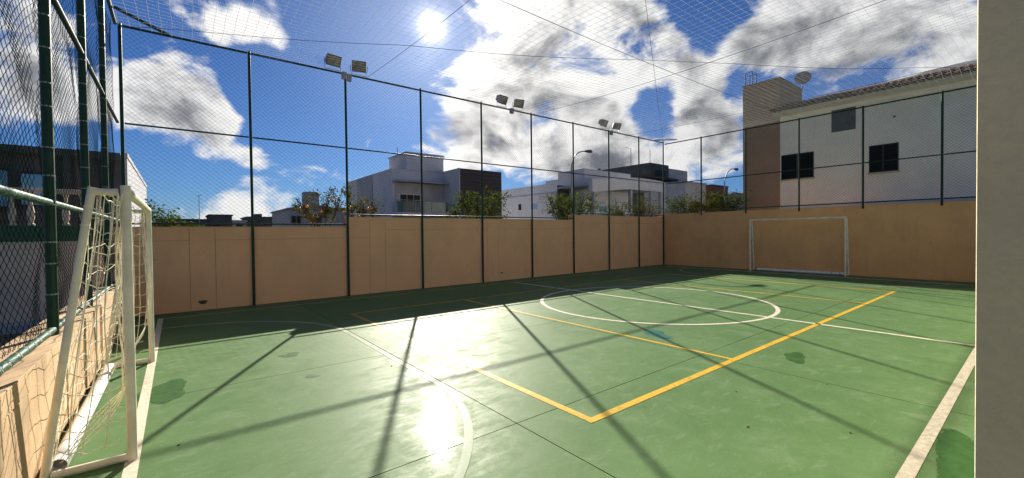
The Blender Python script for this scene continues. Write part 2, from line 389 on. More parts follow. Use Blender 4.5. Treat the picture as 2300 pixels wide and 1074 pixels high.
for gx, s in ((-.24, 1), (17.04, -1)):
    for gy, a0 in ((4.1, -90), (7.1, 0)):
        lo, hi = (a0, a0+90) if s > 0 else (180-a0-90, 180-a0)
        ring(gx, gy, 2.42, lo, hi, .07, 'glare_line' if gy < 5 and s > 0 else 'faint_line', 40)
    xx = gx+s*2.42
    strip(min(xx, xx-s*.07), max(xx, xx-s*.07), 4.1, 7.1, 'glare_line' if s > 0 else 'faint_line')
YX0, YX1, YY0, YY1, yw = 2.68, 14.12, 2.35, 8.68, .075
strip(YX0, YX1, YY0, YY0+yw, 'yellow_line'); strip(YX0, YX1, YY1-yw, YY1, 'yellow_faint')
strip(YX1-yw, YX1, YY0+yw, YY1-yw, 'yellow_line'); strip(YX0, YX0+yw, YY0+yw, 4.6, 'yellow_line'); strip(YX0, YX0+yw, 4.6, YY1-yw, 'yellow_faint')
for x in (5.32, 11.42): strip(x, x+.055, YY0+yw, YY1-yw, 'yellow_line')
def patch(cx, cy, rx, ry, rot, mat, seed, label=None):
    r_ = random.Random(seed); n = 28; ph = [r_.uniform(0, 6.28) for _ in range(4)]
    v = [(cx, cy, .0024)]
    for ring_ in (.72, 1.22):
        for i in range(n):
            a = 6.283*i/n; k = ring_*(1+.22*math.sin(2*a+ph[0])+.13*math.sin(3*a+ph[1])+.10*math.sin(5*a+ph[2]))
            x, y = rx*k*math.cos(a), ry*k*math.sin(a); v.append((cx+x*math.cos(rot)-y*math.sin(rot), cy+x*math.sin(rot)+y*math.cos(rot), .0024))
    f = [(0, i+1, (i+1) % n+1) for i in range(n)]+[(1+i, 1+n+i, 1+n+(i+1) % n, 1+(i+1) % n) for i in range(n)]
    m = MB().add(v, f).build('paint_patch', mat, court)
    at = m.data.attributes.new('fade', 'FLOAT', 'POINT')
    for i in range(len(m.data.vertices)): at.data[i].value = 1. if i <= n else 0.
    if label: m['label'] = label
patch(-.13, 5.62, .17, .42, .1, 'patch', 1, 'dark green repair patch beside the near goal')
patch(5.80, 3.76, .16, .30, -.35, 'patch_teal', 2, 'teal repair patch near the centre circle')
patch(6.02, 1.95, .22, .13, .3, 'patch', 3); patch(1.15, 6.25, .10, .12, .5, 'patch', 4); patch(1.17, 5.15, .07, .06, .2, 'patch', 5)
patch(4.15, .30, .75, .17, .05, 'patch', 6, 'large dark green repair patch beside the sideline')

# ------------------------------------------------------------------ walls
YW = 11.25
wl = thing('boundary_wall', 'long stepped peach rendered wall in shade below the tall side fence', 'wall', (8.6, YW, 0))
SEG = [(-1.1, 3.44, 1.78), (3.44, 11.78, 2.03), (11.78, 17.97, 2.22)]
for x0, x1, h in SEG:
    box('wall_core', (x0, YW+.016, -.1), (x1, YW+.17, h-.004), 'peach_joint', wl)
    box('wall_coping', (x0-.002, YW+.012, h-.004), (x1+.002, YW+.175, h+.012), 'peach', wl)
# the faces: infill panels, the columns between them and the beam on top, hairline joints between
COLS = [(.20, .65), (4.04, 4.47), (7.88, 8.31), (11.9, 12.3), (15.55, 15.95)]
edges = [-1.1]+[c for p in COLS for c in p]+[17.97]
def ztop(x): return 1.78 if x < 3.44 else 2.03 if x < 11.78 else 2.22
def pieces(x0, x1):
    cuts = [x0]+[c for c in (3.44, 11.78) if x0 < c < x1]+[x1]
    return list(zip(cuts[:-1], cuts[1:]))
def panel(name, x0, x1, z0, z1, prd=0., gap=.003):
    box(name, (x0+gap, YW-prd, z0), (x1-gap, YW+.016, z1), 'peach', wl, bevel=.003)
for k in range(len(edges)-1):
    x0, x1 = edges[k], edges[k+1]
    for a, b in pieces(x0, x1):
        zt = ztop((a+b)/2)-.006; ga = .005
        if k % 2 == 0:
            zp = {0: 1.5, 2: 1.5, 4: 1.71, 6: 1.71, 8: 1.92, 10: 1.92}[k]
            panel('render_panel', a, b, 0., zp-.003, -.003); panel('beam_face', a, b, zp+.002, zt, .002)
        else: panel('column_face', a, b, 0., zt, .001)
for (x, z, rx, rz) in ((.41, .17, .075, .05), (8.44, .25, .035, .03)):
    v = [(x, YW-.004, z)]+[(x+rx*(1+.25*math.sin(3*a))*math.cos(a), YW-.004, z+rz*(1+.2*math.cos(2*a))*math.sin(a)) for a in [6.283*i/16 for i in range(16)]]
    v2 = [(p[0], YW+.01, p[2]) for p in v]
    MB().add(v+v2, [(0, i+1, (i+1) % 16+1) for i in range(16)]+[(1+i, 1+(i+1) % 16, 18+(i+1) % 16, 18+i) for i in range(16)]).build('drain_hole', 'frame_dark', wl, label='dark hole knocked through the foot of the wall')
we = thing('end_wall', 'plain peach rendered wall behind the far goal', 'wall', (17.97, 5.4, 0))
box('wall_body', (17.97, -.6, -.1), (18.14, 11.44, 2.345), 'peach_end', we, bevel=.006)
box('wall_coping', (17.965, -.6, 2.345), (18.145, 11.445, 2.362), 'peach_end', we)
wb = thing('low_wall', 'low sunlit cream wall behind the near goal, stained along its ledge', 'wall', (-.9, 5, 0))
box('wall_body', (-1.08, -2.6, -.1), (-.772, 11.25, .735), 'cream', wb)
box('ledge', (-1.09, -2.6, .735), (-.76, 11.24, .752), 'cream', wb, bevel=.004)
by = [-2.6, 1.1, 3.05, 3.5, 5.2, 5.6, 7.35, 7.75, 9.5, 9.9, 11.24]
for a, b in zip(by[:-1], by[1:]):
    wide = (b-a) > .6
    if wide:
        box('render_panel', (-.772, a+.006, 0), (-.764, b-.006, .60), 'cream', wb, bevel=.002)
        box('beam_face', (-.772, a+.006, .608), (-.762, b-.006, .733), 'cream', wb, bevel=.002)
    else: box('column_face', (-.772, a+.006, 0), (-.757, b-.006, .733), 'cream', wb, bevel=.002)
pil = thing('grey_wall', 'grey rendered wall end close to the camera at the right edge', 'wall', (1.5, -.1, 0))
box('pillar', (1.5, -.45, 0), (2.05, .108, 3.3), 'grey_pillar', pil, bevel=.008)
box('side_wall', (2.05, -.30, 0), (17.96, .06, 1.5), 'grey_pillar', pil, bevel=.008)
box('side_wall_coping', (2.05, -.33, 1.5), (17.96, .09, 1.55), 'grey_pillar', pil, bevel=.008)

# ------------------------------------------------------------------ chain link fences
def diag_mesh(W_, H_, w_, h_):
    """two families of straight wires clipped to a rectangle; 2D segments"""
    out = []
    for s in (1, -1):
        sl_ = s*h_/w_
        c = -H_/abs(sl_)-w_ if s > 0 else 0
        x = -H_*w_/h_ if s > 0 else 0.
        n = int((W_+H_*w_/h_)/w_)+2
        for i in range(n):
            xb = x+i*w_+random.uniform(-.003, .003)        # crossing of z=0
            # u = xb + z/sl
            p = []
            for z in (0., H_): p.append((xb+z/sl_, z))
            (u0, z0), (u1, z1) = p
            t0, t1 = 0., 1.
            du = u1-u0
            for lim, sg in ((0., 1), (W_, -1)):
                f0, f1 = sg*(u0-lim), sg*(u1-lim)
                if f0 < 0 and f1 < 0: t0 = 2
                elif f0 < 0: t0 = max(t0, f0/(f0-f1))
                elif f1 < 0: t1 = min(t1, f0/(f0-f1))
            if t1-t0 > .01: out.append(((u0+du*t0, H_*t0), (u0+du*t1, H_*t1), s))
    return out
def mesh_bay(parent, org, du, W_, z0, z1, nrm, r=.0031):
    P = []; org = np.array(org, float); du = np.array(du, float); nrm = np.array(nrm, float)
    ph = random.uniform(0, 6)
    for (u0, a0), (u1, a1), s in diag_mesh(W_, z1-z0, .108, .092):
        line = []
        for k in range(7):
            t = k/6; u = u0+(u1-u0)*t; z = a0+(a1-a0)*t
            bulge = .022*math.sin(math.pi*u/W_)*math.sin(2.1*z+ph)+.002*s
            wob = .004*math.sin(5*z+ph+u)
            line.append(org+du*(u+wob)+np.array((0, 0, z0+z))+nrm*bulge)
        P.append(line)
    V, F = np_tubes(P, r, nrm, np.array(du)*.75+np.array((0, 0, .2)))
    return np_mesh('wire_mesh', [(V, F)], 'wire', parent, kind='stuff')
def pipe(name, a, b, r, parent, mat='green_metal', n=12): return MB().tube([a, b], r, n).build(name, mat, parent)
def ties(parent, a, b, step, r):
    a, b = Vector(a), Vector(b); L = (b-a).length; d = (b-a)/L; m = MB(); k = step*.6
    while k < L:
        p = a+d*(k+random.uniform(-.05, .05)); m.tube([p-d*.006, p+d*.006], r, 8); k += step
    m.build('tie_wire', 'tie', parent, kind='stuff')
TOP, MID = 5.70, 3.81
LX = [-.80, 1.35, 3.46, 5.56, 7.66, 9.76, 11.86, 13.96, 16.02, 17.93]
YF = YW-.045
fl = thing('chain_link_fence', 'tall dark green chain link fence standing on the long stepped wall', 'fence', (8.6, YF, 0))
for i, x in enumerate(LX): pipe('post', (x, YF, 0), (x, YF, TOP+.05), .029, fl)
for i in range(len(LX)-1):
    x0, x1 = LX[i]+.038, LX[i+1]-.038; zb = ztop((x0+x1)/2)+.07
    pipe('top_rail', (x0, YF, TOP), (x1, YF, TOP), .024, fl); pipe('mid_rail', (x0, YF, MID), (x1, YF, MID), .018, fl)
    pipe('bottom_rail', (x0, YF, zb), (x1, YF, zb), .018, fl)
    mesh_bay(fl, (x0, YF+.035, 0), (1, 0, 0), x1-x0, zb-.02, TOP, (0, 1, 0))
pipe('corner_brace', (-.06, YF, TOP+.02), (-.80, YF-.78, TOP+.02), .03, fl); pipe('corner_brace', (17.2, YF, TOP+.03), (17.93, YF-.7, TOP+.03), .025, fl)
EY = [9.39, 7.55, 5.69, 3.84, 1.98, .14]; XE = 17.93+.03
fe = thing('chain_link_fence', 'tall dark green chain link fence on the end wall behind the far goal', 'fence', (XE, 5.4, 2.36))
for y in EY: pipe('post', (XE, y, 2.25), (XE, y, 5.66), .030, fe)
ys = [YF-.03]+EY
for a, b in zip(ys[:-1], ys[1:]):
    for z, r, nm in ((5.62, .024, 'top_rail'), (3.77, .019, 'mid_rail'), (2.46, .019, 'bottom_rail')): pipe(nm, (XE, a-.036, z), (XE, b+.036, z), r, fe)
    mesh_bay(fe, (XE+.035, b+.03, 0), (0, 1, 0), a-b-.06, 2.42, 5.62, (1, 0, 0))
# back fence: close to the camera, every wire woven as a zigzag with rounded bends
XB = -.86
fb = thing('chain_link_fence', 'near chain link fence with bulging mesh on the low cream wall', 'fence', (XB, 6, .75))
BY = [9.12, 7.24, 5.36, 3.46, 1.55, -.35]
for y in BY:
    pipe('post', (XB, y, .745), (XB, y, 5.74), .038, fb, n=16); ties(fb, (XB, y, .9), (XB, y, 5.6), .27, .0405)
ys = [YF-.03]+BY
for a, b in zip(ys[:-1], ys[1:]):
    for z, r, nm in ((TOP, .03, 'top_rail'), (MID, .026, 'mid_rail'), (1.90, .03, 'middle_rail'), (.80, .03, 'bottom_rail')):
        pipe(nm, (XB, a-.036, z), (XB, b+.036, z), r, fb, 'green_rail_lit' if z < 2 else 'green_metal')
        if z < 2: ties(fb, (XB, b+.05, z), (XB, a-.05, z), .2, .0325)
    P = []; w2, h2 = .052, .044
    nz = int((TOP-.80)/h2); zz = .80+np.arange(nz*3+1)*(h2/3)
    cyc = [0., .40, .96, 1.0, .60, .04]
    tri = np.array([cyc[k % 6] for k in range(len(zz))])
    wob = np.array([0, 0, .35, -.2, 0, -.35])
    nw = int((a-b-.07)/w2)
    ph = random.uniform(0, 6)
    for k in range(nw):
        y0 = b+.036+k*w2; u = (y0-b)/(a-b)
        tr_ = tri if k % 2 else np.roll(tri, 3)
        yy = y0+tr_*w2*1.10+.012*np.sin(zz*1.7+ph)*math.sin(math.pi*u)+.006*np.sin(zz*6.1+k*.9)
        bul = .055*math.sin(math.pi*u)*np.sin(zz*1.5+ph)+.03*math.sin(2*math.pi*u+ph)*np.sin(zz*3.3+ph*2)
        twist = .004*np.where((np.arange(len(zz)) % 6) < 3, 1, -1)*(1 if k % 2 else -1)
        P.append(np.stack([XB-.042-np.abs(bul)+twist, yy, zz], -1))
    V, F = np_tubes(P, .0021, (1, 0, 0), (0, .8, .45))
    np_mesh('wire_mesh', [(V, F)], 'wire', fb, kind='stuff', smooth=True)

# ------------------------------------------------------------------ overhead net
nt = thing('overhead_net', 'white cord net stretched over the court on dark cables', 'net', (8.6, 5.6, 5.5))
NX0, NX1, NY0, NY1 = -.82, 17.95, .0, 11.2
cabx = [3.95, 9.76, 15.2]
def netz(x, y):
    u = np.clip((x-NX0)/(NX1-NX0), 0, 1); v = np.clip((y-NY0)/(NY1-NY0), 0, 1)
    main = .21*np.sin(np.pi*u)**.8*np.sin(np.pi*v)**.8
    ed = np.minimum.reduce([np.abs(x-c) for c in [NX0]+cabx+[NX1]])
    e2 = np.minimum.reduce([np.abs(y-NY0), np.abs(y-5.6), np.abs(y-NY1)])
    return 5.69-main-.05*np.sin(np.minimum(ed/2.9, 1)*np.pi/2)*np.sin(np.minimum(e2/2.8, 1)*np.pi/2)*1.6
CELL = .16; strands = []
xs = np.arange(NX0, NX1+.01, CELL); yk = np.linspace(NY0, NY1, 44)
P = [np.stack([x+.018*np.sin(yk*1.3+x*.7)+.006*np.sin(yk*5+x*9), yk, netz(np.full_like(yk, x), yk)], -1) for x in xs]
V1, F1 = np_tubes(P, .0023, (0, 0, 1), (1, 0, 0))
yl = np.arange(NY0, NY1+.01, CELL); xk = np.linspace(NX0, NX1, 72)
P = [np.stack([xk, y+.018*np.sin(xk*1.1+y*.8)+.006*np.sin(xk*4.4+y*7), netz(xk, np.full_like(xk, y))], -1) for y in yl]
V2, F2 = np_tubes(P, .0023, (0, 0, 1), (0, 1, 0))
np_mesh('net_cords', [(V1, F1), (V2, F2)], 'net', nt, kind='stuff')
def cable(p, q, r=.0042):
    pts = []
    for k in range(25):
        t = k/24; x = p[0]+(q[0]-p[0])*t; y = p[1]+(q[1]-p[1])*t; pts.append((x, y, float(netz(np.array(x), np.array(y)))-.008))
    MB().tube(pts, r, 6).build('support_cable', 'cable', nt)
cable((NX0, NY1), (NX1, NY0)); cable((NX1, NY1), (NX0, NY0)); cable((NX0, 5.75), (NX1, 5.75))
for x in cabx: cable((x, NY0), (x, NY1))

# ------------------------------------------------------------------ floodlights and junction boxes
def floodlight(x, z, yaw, tilt, label, louv=5):
    t = thing('floodlight', label, 'floodlight', (x, YF, z), 'floodlights along the top of the side fence')
    Rm = Matrix.Rotation(R(yaw), 3, 'Z') @ Matrix.Rotation(R(tilt), 3, 'X')
    c = Vector((x, YF-.05, z+.24))
    def T(p): return tuple(c+Rm @ Vector(p))
    # front faces -Y in its own frame
    a, b, d = (.175, .135), (.12, .085), .15
    fr = [(-a[0], -.06, -a[1]), (a[0], -.06, -a[1]), (a[0], -.06, a[1]), (-a[0], -.06, a[1])]
    mid_ = [(p[0], .0, p[2]) for p in fr]; bk = [(-b[0], d, -b[1]), (b[0], d, -b[1]), (b[0], d, b[1]), (-b[0], d, b[1])]
    v = [T(p) for p in fr+mid_+bk]
    f = [(8, 9, 10, 11)]+[(i+4*k, (i+1) % 4+4*k, (i+1) % 4+4*k+4, i+4*k+4) for k in (0, 1) for i in range(4)]
    i2 = [T((p[0]*.9, -.06, p[2]*.88)) for p in fr]; i3 = [T((p[0]*.88, -.035, p[2]*.86)) for p in fr]
    n0 = len(v); v += i2+i3
    f += [(i, (i+1) % 4, n0+(i+1) % 4, n0+i) for i in range(4)]+[(n0+i, n0+(i+1) % 4, n0+4+(i+1) % 4, n0+4+i) for i in range(4)]
    MB().add(v, f).build('housing', 'floodgrey', t)
    MB().add([T((p[0]*.885, -.036, p[2]*.865)) for p in fr]+[T((p[0]*.885, -.030, p[2]*.865)) for p in fr], [(0, 1, 2, 3), (7, 6, 5, 4), (0, 4, 5, 1), (1, 5, 6, 2), (2, 6, 7, 3), (3, 7, 4, 0)]).build('glass', 'floodglass', t)
    for k in range(louv):
        zz_ = -.11+k*.055; m = MB()
        m.add([T(p) for p in [(-.17, -.052, zz_), (.17, -.052, zz_), (.17, -.038, zz_+.006), (-.17, -.038, zz_+.006), (-.17, -.05, zz_+.006), (.17, -.05, zz_+.006)]], [(0, 1, 2, 3), (0, 4, 5, 1), (4, 3, 2, 5)])
        m.build('louvre', 'black', t)
    m = MB()
    for k in range(6):
        xx = -.11+k*.044; m.add([T(p) for p in [(xx, .10, -.10), (xx+.006, .10, -.10), (xx+.006, .20, -.08), (xx, .20, -.08), (xx, .10, .10), (xx+.006, .10, .10), (xx+.006, .20, .08), (xx, .20, .08)]],
            [(0,3,2,1),(4,5,6,7),(0,1,5,4),(1,2,6,5),(2,3,7,6),(3,0,4,7)])
    m.build('cooling_fins', 'floodgrey', t)
    MB().tube([T((-.21, .04, 0)), T((-.21, .03, -.06)), (x-.19, YF, z+.03), (x+.19, YF, z+.03), T((.21, .03, -.06)), T((.21, .04, 0))], .009, 6).build('bracket', 'lamp_metal', t)
floodlight(3.16, 5.72, 14, 22, 'floodlight nearest the camera, left one of its pair', 0)
floodlight(3.80, 5.72, -18, 30, 'floodlight of the nearest pair, on the right, tilted further down', 0)
floodlight(8.48, 5.72, 10, 26, 'left floodlight of the middle pair on the side fence')
floodlight(9.16, 5.72, -16, 32, 'right floodlight of the middle pair on the side fence')
floodlight(13.62, 5.72, 10, 26, 'left floodlight of the farthest pair on the side fence')
floodlight(14.42, 5.72, -16, 32, 'right floodlight of the farthest pair on the side fence')
def jbox(x, z, label, s=1.):
    t = thing('junction_box', label, 'junction box', (x, YF-.06, z), 'junction boxes under the floodlights')
    box('box_body', (x-.05*s, YF-.13, z-.085), (x+.05*s, YF-.04, z+.085), 'boxgrey', t, bevel=.008)
    box('box_lid', (x-.053*s, YF-.142, z+.02), (x+.053*s, YF-.13, z+.088), 'boxgrey', t, bevel=.003)
jbox(3.40, 5.62, 'grey junction box under the nearest floodlights, the left of two'); jbox(3.53, 5.59, 'grey junction box under the nearest floodlights, the right of two')
jbox(8.83, 5.64, 'grey junction box under the middle pair of floodlights', 1.3); jbox(14.03, 5.62, 'grey junction box under the farthest pair of floodlights', 1.3)

# ------------------------------------------------------------------ goals
def goal(label, xf, sgn, y0, y1, H_, topd, based, net):
    """sgn: direction from the front posts to the back"""
    t = thing('football_goal', label, 'goal', (xf, (y0+y1)/2, 0))
    xt, xb = xf+sgn*topd, xf+sgn*based
    for y in (y0, y1):
        MB().tube([(xf, y, .0), (xf, y, H_-.05), (xf, y, H_+.0)], .029, 16).build('post', 'goal', t)
        MB().tube([(xf+sgn*.04, y, H_-.05), (xt, y, H_-.05)], .024, 12).build('top_bar', 'goal', t)
        MB().tube([(xt, y, H_-.02), (xt+sgn*.04, y, H_-.30), (xb, y, .03)], .0235, 12).build('rear_brace', 'goal', t)
        MB().tube([(xf+sgn*.02, y, .030), (xb-sgn*.03, y, .030)], .026, 12).build('base_bar', 'goal', t)
    MB().tube([(xf, y0+.03, H_-.034), (xf, y1-.03, H_-.034)], .032, 16).build('crossbar', 'goal', t)
    if not net: return t
    rr = random.Random(3); cords = []
    def cord(pts, r=.0038): cords.append((pts, r))
    def back(y, v):                  # v 0 top .. 1 bottom
        z = (H_-.06)*(1-v)+.04; x = xt+(xb-xt)*v
        k = math.sin(math.pi*min(v, 1))
        x += .10*k*(.6+.4*math.sin(2.2*y+1))+.02*math.sin(9*y+4*v); x += .05*max(0, v-.6)
        return (x, y+.03*k*math.sin(6*v+3*y), z+.015*math.sin(8*y+5*v))
    ny, nv = 12, 9
    for i in range(ny+1):
        y = y0+.03+(y1-y0-.06)*i/ny; cord([back(y+.012*math.sin(k*1.7+i), k/18) for k in range(19)], .0023)
    for k in range(1, nv):
        v = k/nv; cord([back(y0+.03+(y1-y0-.06)*i/30, v+.008*math.sin(i*1.9+k)) for i in range(31)], .0023)
    for k in range(1, 4):            # roof of the net
        x = xf+(xt-xf)*k/4; cord([(x, y0+(y1-y0)*i/16, H_-.07-.02*math.sin(math.pi*i/16)-.01*math.sin(i*2.3+k)) for i in range(17)])
    for y, s in ((y0, 1), (y1, -1)): # side nets, pulled slack towards a gathered edge rope
        def edge(z): return (xf-.035+.02*math.sin(3*z+s)-.10*max(0, .75-z)**1.2, y+s*.03+s*.10*math.sin(2*z), z)
        n = 15
        for k in range(n):
            z = H_-.14-k*.125; bx_ = xt+(xb-xt)*(1-z/H_); e = edge(z-.02-.03*(k % 3)); pts = []
            for i in range(15):
                q = i/14; pts.append((bx_+(e[0]-bx_)*q, y+(e[1]-y)*q+.012*math.sin(q*11+k), z+(e[2]-z)*q-.05*math.sin(math.pi*q)+.010*math.sin(q*19+k*2)*(1 if k % 2 else .3)))
            cord(pts, .0032)
        for q0 in (.25, .5, .75):
            cord([(lambda z: (xt+(xb-xt)*(1-z/H_)+(edge(z)[0]-(xt+(xb-xt)*(1-z/H_)))*(q0+.05*math.sin(4*z+q0*9)), y+s*.02*math.sin(5*z), z))(H_-.1-1.75*i/20) for i in range(21)], .0036)
        for j in range(4):
            cord([(edge(z)[0]+.014*math.sin(7*z+j*1.6), edge(z)[1]+.016*math.cos(6*z+j*1.6), z) for z in [H_-.06-(H_-.55)*i/26 for i in range(27)]], .0048)
        # the loose end drooping to the ground and back to the pipe
        st = edge(.5)
        for j in range(5):
            cord([(st[0]-.02*j*math.sin(3*q)-(st[0]-xb-.05)*q**1.5, st[1]+s*(.05+.16*j)*math.sin(2.6*q)*(1-.2*q), .5-.45*q-.10*math.sin(math.pi*q)*(.4+.12*j)) for q in [i/14 for i in range(15)]], .0042)
        cord([(st[0]+.01, st[1]-s*.02, .62), (st[0]+.035, st[1]-s*.03, .40), (st[0]+.02, st[1]-s*.02, .34), (st[0]+.05, st[1]-s*.04, .14)], .005)
    m = MB()
    for p, r in cords: m.tube(p, r, 5)
    m.build('net', 'goal_net', t, kind='stuff')
    # cord wrapped round the brace
    m = MB()
    for z in [.25+.13*i for i in range(13)]:
        x = xt+(xb-xt)*(1-z/H_); m.tube([(x, y0, z-.004), (x-.001, y0, z+.006)], .0255, 10)
    m.build('net_lashing', 'goal_net', t, kind='stuff')
    return t
goal('cream white football goal with a torn net beside the low wall', -.28, -1, 4.06, 7.06, 1.96, .17, .43, True)
goal('white football goal without a net against the end wall', 17.50, 1, 4.20, 7.20, 2.0, .14, .36, False)
def pvc(label, a, b, r):
    t = thing('pipe', label, 'pipe', (a[0], (a[1]+b[1])/2, 0)); n = 20
    a, b = Vector(a), Vector(b); d = (b-a).normalized(); s = Vector((d.y, -d.x, 0)); u = Vector((0, 0, 1)); m = MB(); m.smooth = True
    rings = [(a, r), (b, r), (b, r*.88), (a, r*.88)]; v = []
    for c, rad in rings:
        for j in range(n): v.append(c+(s*math.cos(6.2832*j/n)+u*math.sin(6.2832*j/n))*rad)
    m.add(v, [(k*n+j, k*n+(j+1) % n, ((k+1) % 4)*n+(j+1) % n, ((k+1) % 4)*n+j) for k in range(4) for j in range(n)]).build('tube', 'pvc', t)
    for k0, k1 in ((.35, .37), (.10, .13)): MB().tube([a+d*k0, a+d*k1], r*1.015, 20).build('tape_band', 'boxgrey', t)
pvc('white plastic pipe lying on the floor behind the near goal', (-.66, 4.13, .055), (-.655, 6.86, .055), .052)
pvc('pale grey plastic pipe lying along the foot of the far goal', (17.80, 4.30, .05), (17.80, 7.05, .05), .048)

# ------------------------------------------------------------------ neighbour wall and dark house on the left
nb = thing('balustrade_wall', 'white wall with green band and white balusters beyond the near fence', 'wall', (-4, 12, 0))
box('wall_base', (-9, 12.0, -.1), (-1.12, 12.16, 1.52), 'bal_white', nb)
box('green_band', (-9, 11.985, 1.52), (-1.118, 12.165, 1.83), 'green_band', nb, bevel=.004)
box('handrail', (-9, 11.97, 2.46), (-1.12, 12.18, 2.54), 'bal_white', nb, bevel=.01)
prof = [(0, .055), (.03, .055), (.05, .03), (.14, .05), (.24, .058), (.34, .04), (.46, .026), (.56, .032), (.60, .055), (.63, .055)]
bal0 = None
for i in range(32):
    x = -1.25-i*.235
    if bal0 is None:
        m = MB(); m.tube([(0, 0, a) for a, _ in prof], [b for _, b in prof], 10); bal0 = m.build('baluster', 'bal_white', nb); bo = bal0
    else: bo = bal0.copy(); COL.objects.link(bo)
    if i == 0:
        for v in bal0.data.vertices: v.co += wloc(nb)
    bo.location = Vector((x, 12.08, 1.83))-wloc(nb)
dh = thing('dark_house', 'flat roofed charcoal house with pale side wall behind the near fence', 'house', (-5, 14.5, 0))
box('front_wall', (-9.5, 14.5, -.1), (-1.06, 14.7, 3.5), 'house_dark', dh)
box('side_wall', (-1.06, 14.5, -.1), (-.96, 23.2, 3.60), 'house_grey', dh)
box('roof', (-9.6, 14.2, 3.5), (-1.06, 23.2, 3.66), 'house_dark', dh, bevel=.01)
box('roof_parapet', (-1.06, 14.4, 3.60), (-.94, 23.2, 3.70), 'house_grey', dh)
for x0, x1, z0, z1 in ((-2.75, -2.2, 2.35, 3.05), (-3.6, -2.95, 2.3, 3.1), (-5.4, -4.4, 1.6, 3.0)):
    wd = box('window', (x0-.05, 14.46, z0-.05), (x1+.05, 14.5, z1+.05), 'frame_dark', dh); box('pane', (x0, 14.44, z0), (x1, 14.46, z1), 'glass_blue', wd)
for k, x in enumerate((-2.05, -3.3, -5.0)): box('veranda_post', (x, 14.22, 0), (x+.12, 14.34, 3.5), 'house_dark', dh)

# ------------------------------------------------------------------ houses over the street
def window(par, x0, x1, z0, z1, y, glass='glass_dark', frame='frame_dark', mull=1):
    wf = thing_part = MB().box((x0-.05, y-.03, z0-.05), (x1+.05, y+.01, z1+.05)).build('window', frame, par)
    n = mull+1; wv = (x1-x0)/n
    for k in range(n): box('pane', (x0+k*wv+.02, y-.045, z0+.02), (x0+(k+1)*wv-.02, y-.03, z1-.02), glass, wf)
    return wf
def window_x(par, y0, y1, z0, z1, x, glass='glass_dark', frame='frame_white', mull=1):
    wf = MB().box((x-.03, y0-.06, z0-.06), (x+.01, y1+.06, z1+.06)).build('window', frame, par)
    n = mull+1; wv = (y1-y0)/n
    for k in range(n): box('pane', (x-.045, y0+k*wv+.02, z0+.02), (x-.03, y0+(k+1)*wv-.02, z1-.02), glass, wf)
    return wf
A = thing('modern_house', 'two storey white house with dark boarded block and glass balcony', 'house', (15, 27, 0))
box('main_block', (11.75, 28.25, -.1), (19.5, 38.0, 6.12), 'house_white', A)
box('side_block', (11.70, 31.9, -.1), (11.76, 35.4, 6.08), 'house_grey', A)
box('roof_block', (12.84, 28.2, 6.12), (15.8, 31.3, 7.30), 'house_white', A)
box('roof_block_cap', (12.78, 28.14, 7.30), (15.86, 31.36, 7.38), 'house_grey', A)
box('front_block', (15.78, 26.0, -.1), (19.52, 28.24, 6.2), 'house_white', A)
nB = 22
for k in range(nB): box('cladding_board', (15.86, 25.95, .4+k*.263), (19.54, 25.99, .4+k*.263+.252), 'brown_board', A)
box('corner_trim', (15.76, 25.94, -.1), (15.85, 26.0, 6.22), 'house_white', A)
box('balcony_wall', (12.0, 28.2, 3.0), (15.76, 28.24, 5.1), 'house_beige', A)
box('canopy', (11.8, 27.3, 5.16), (15.77, 28.24, 5.27), 'house_grey', A)
box('balcony_slab', (11.5, 26.9, 2.85), (15.77, 28.2, 3.02), 'house_white', A)
window(A, 12.3, 13.85, 3.05, 4.35, 28.19, 'glass_dark', 'frame_white', 2)
for k in range(3): box('balcony_glass', (11.55+k*1.3, 26.93, 3.02), (11.55+k*1.3+1.24, 26.945, 3.78), 'glass_balcony', A)
for k in range(4): box('baluster', (11.52+k*1.3, 26.92, 3.02), (11.545+k*1.3, 26.95, 3.84), 'lamp_metal', A)
box('balcony_rail', (11.5, 26.91, 3.84), (15.75, 26.96, 3.87), 'lamp_metal', A)
MB().tube([(12.95, 30, 7.38), (12.95, 30, 8.0)], .02, 6).build('antenna', 'black', A)
box('garden_wall', (8.5, 24.0, -.1), (20, 24.15, 2.35), 'house_white', A)
B = thing('long_house', 'long white house with blue windows behind the middle trees', 'house', (26, 26, 0))
box('main_block', (24.47, 22.0, -.1), (30.2, 33.0, 5.62), 'house_white', B)
box('tall_block', (24.45, 21.95, 5.62), (30.2, 24.8, 6.34), 'house_white', B); box('stair_block', (24.46, 24.8, 5.62), (29, 26.3, 5.86), 'house_white', B)
box('ledge', (24.37, 21.9, 4.80), (24.47, 33, 4.88), 'house_grey', B); box('ledge_front', (24.37, 21.85, 4.80), (30, 21.95, 4.88), 'house_grey', B)
box('tall_block_cap', (24.42, 21.92, 6.34), (30.2, 24.83, 6.39), 'house_grey', B)
window_x(B, 29.5, 29.95, 3.55, 4.15, 24.46, 'glass_dark', 'frame_white', 0); window_x(B, 27.4, 28.2, 3.52, 4.1, 24.46, 'glass_blue', 'frame_white', 1)
window(B, 26.1, 27.05, 3.1, 3.6, 21.98, 'glass_blue', 'frame_white', 1)
MB().tube([(26.6, 22.3, 6.39), (26.6, 22.3, 6.6)], .12, 8).build('chimney', 'house_dark', B)
C_ = thing('arched_house', 'white house with arched fascia over a dark carport', 'house', (28, 20, 0))
arch = [(23.1+.0, 4.35)]
n = 16
for k in range(n+1):
    q = k/n; arch.append((23.1+(32.0-23.1)*q, 4.35+.55*math.sin(math.pi*min(1, q*.62+.0))))
topc = [(23.1+(32.0-23.1)*q, 5.2+.55*math.sin(math.pi*min(1, q*.62+.05))) for q in [k/n for k in range(n+1)]]
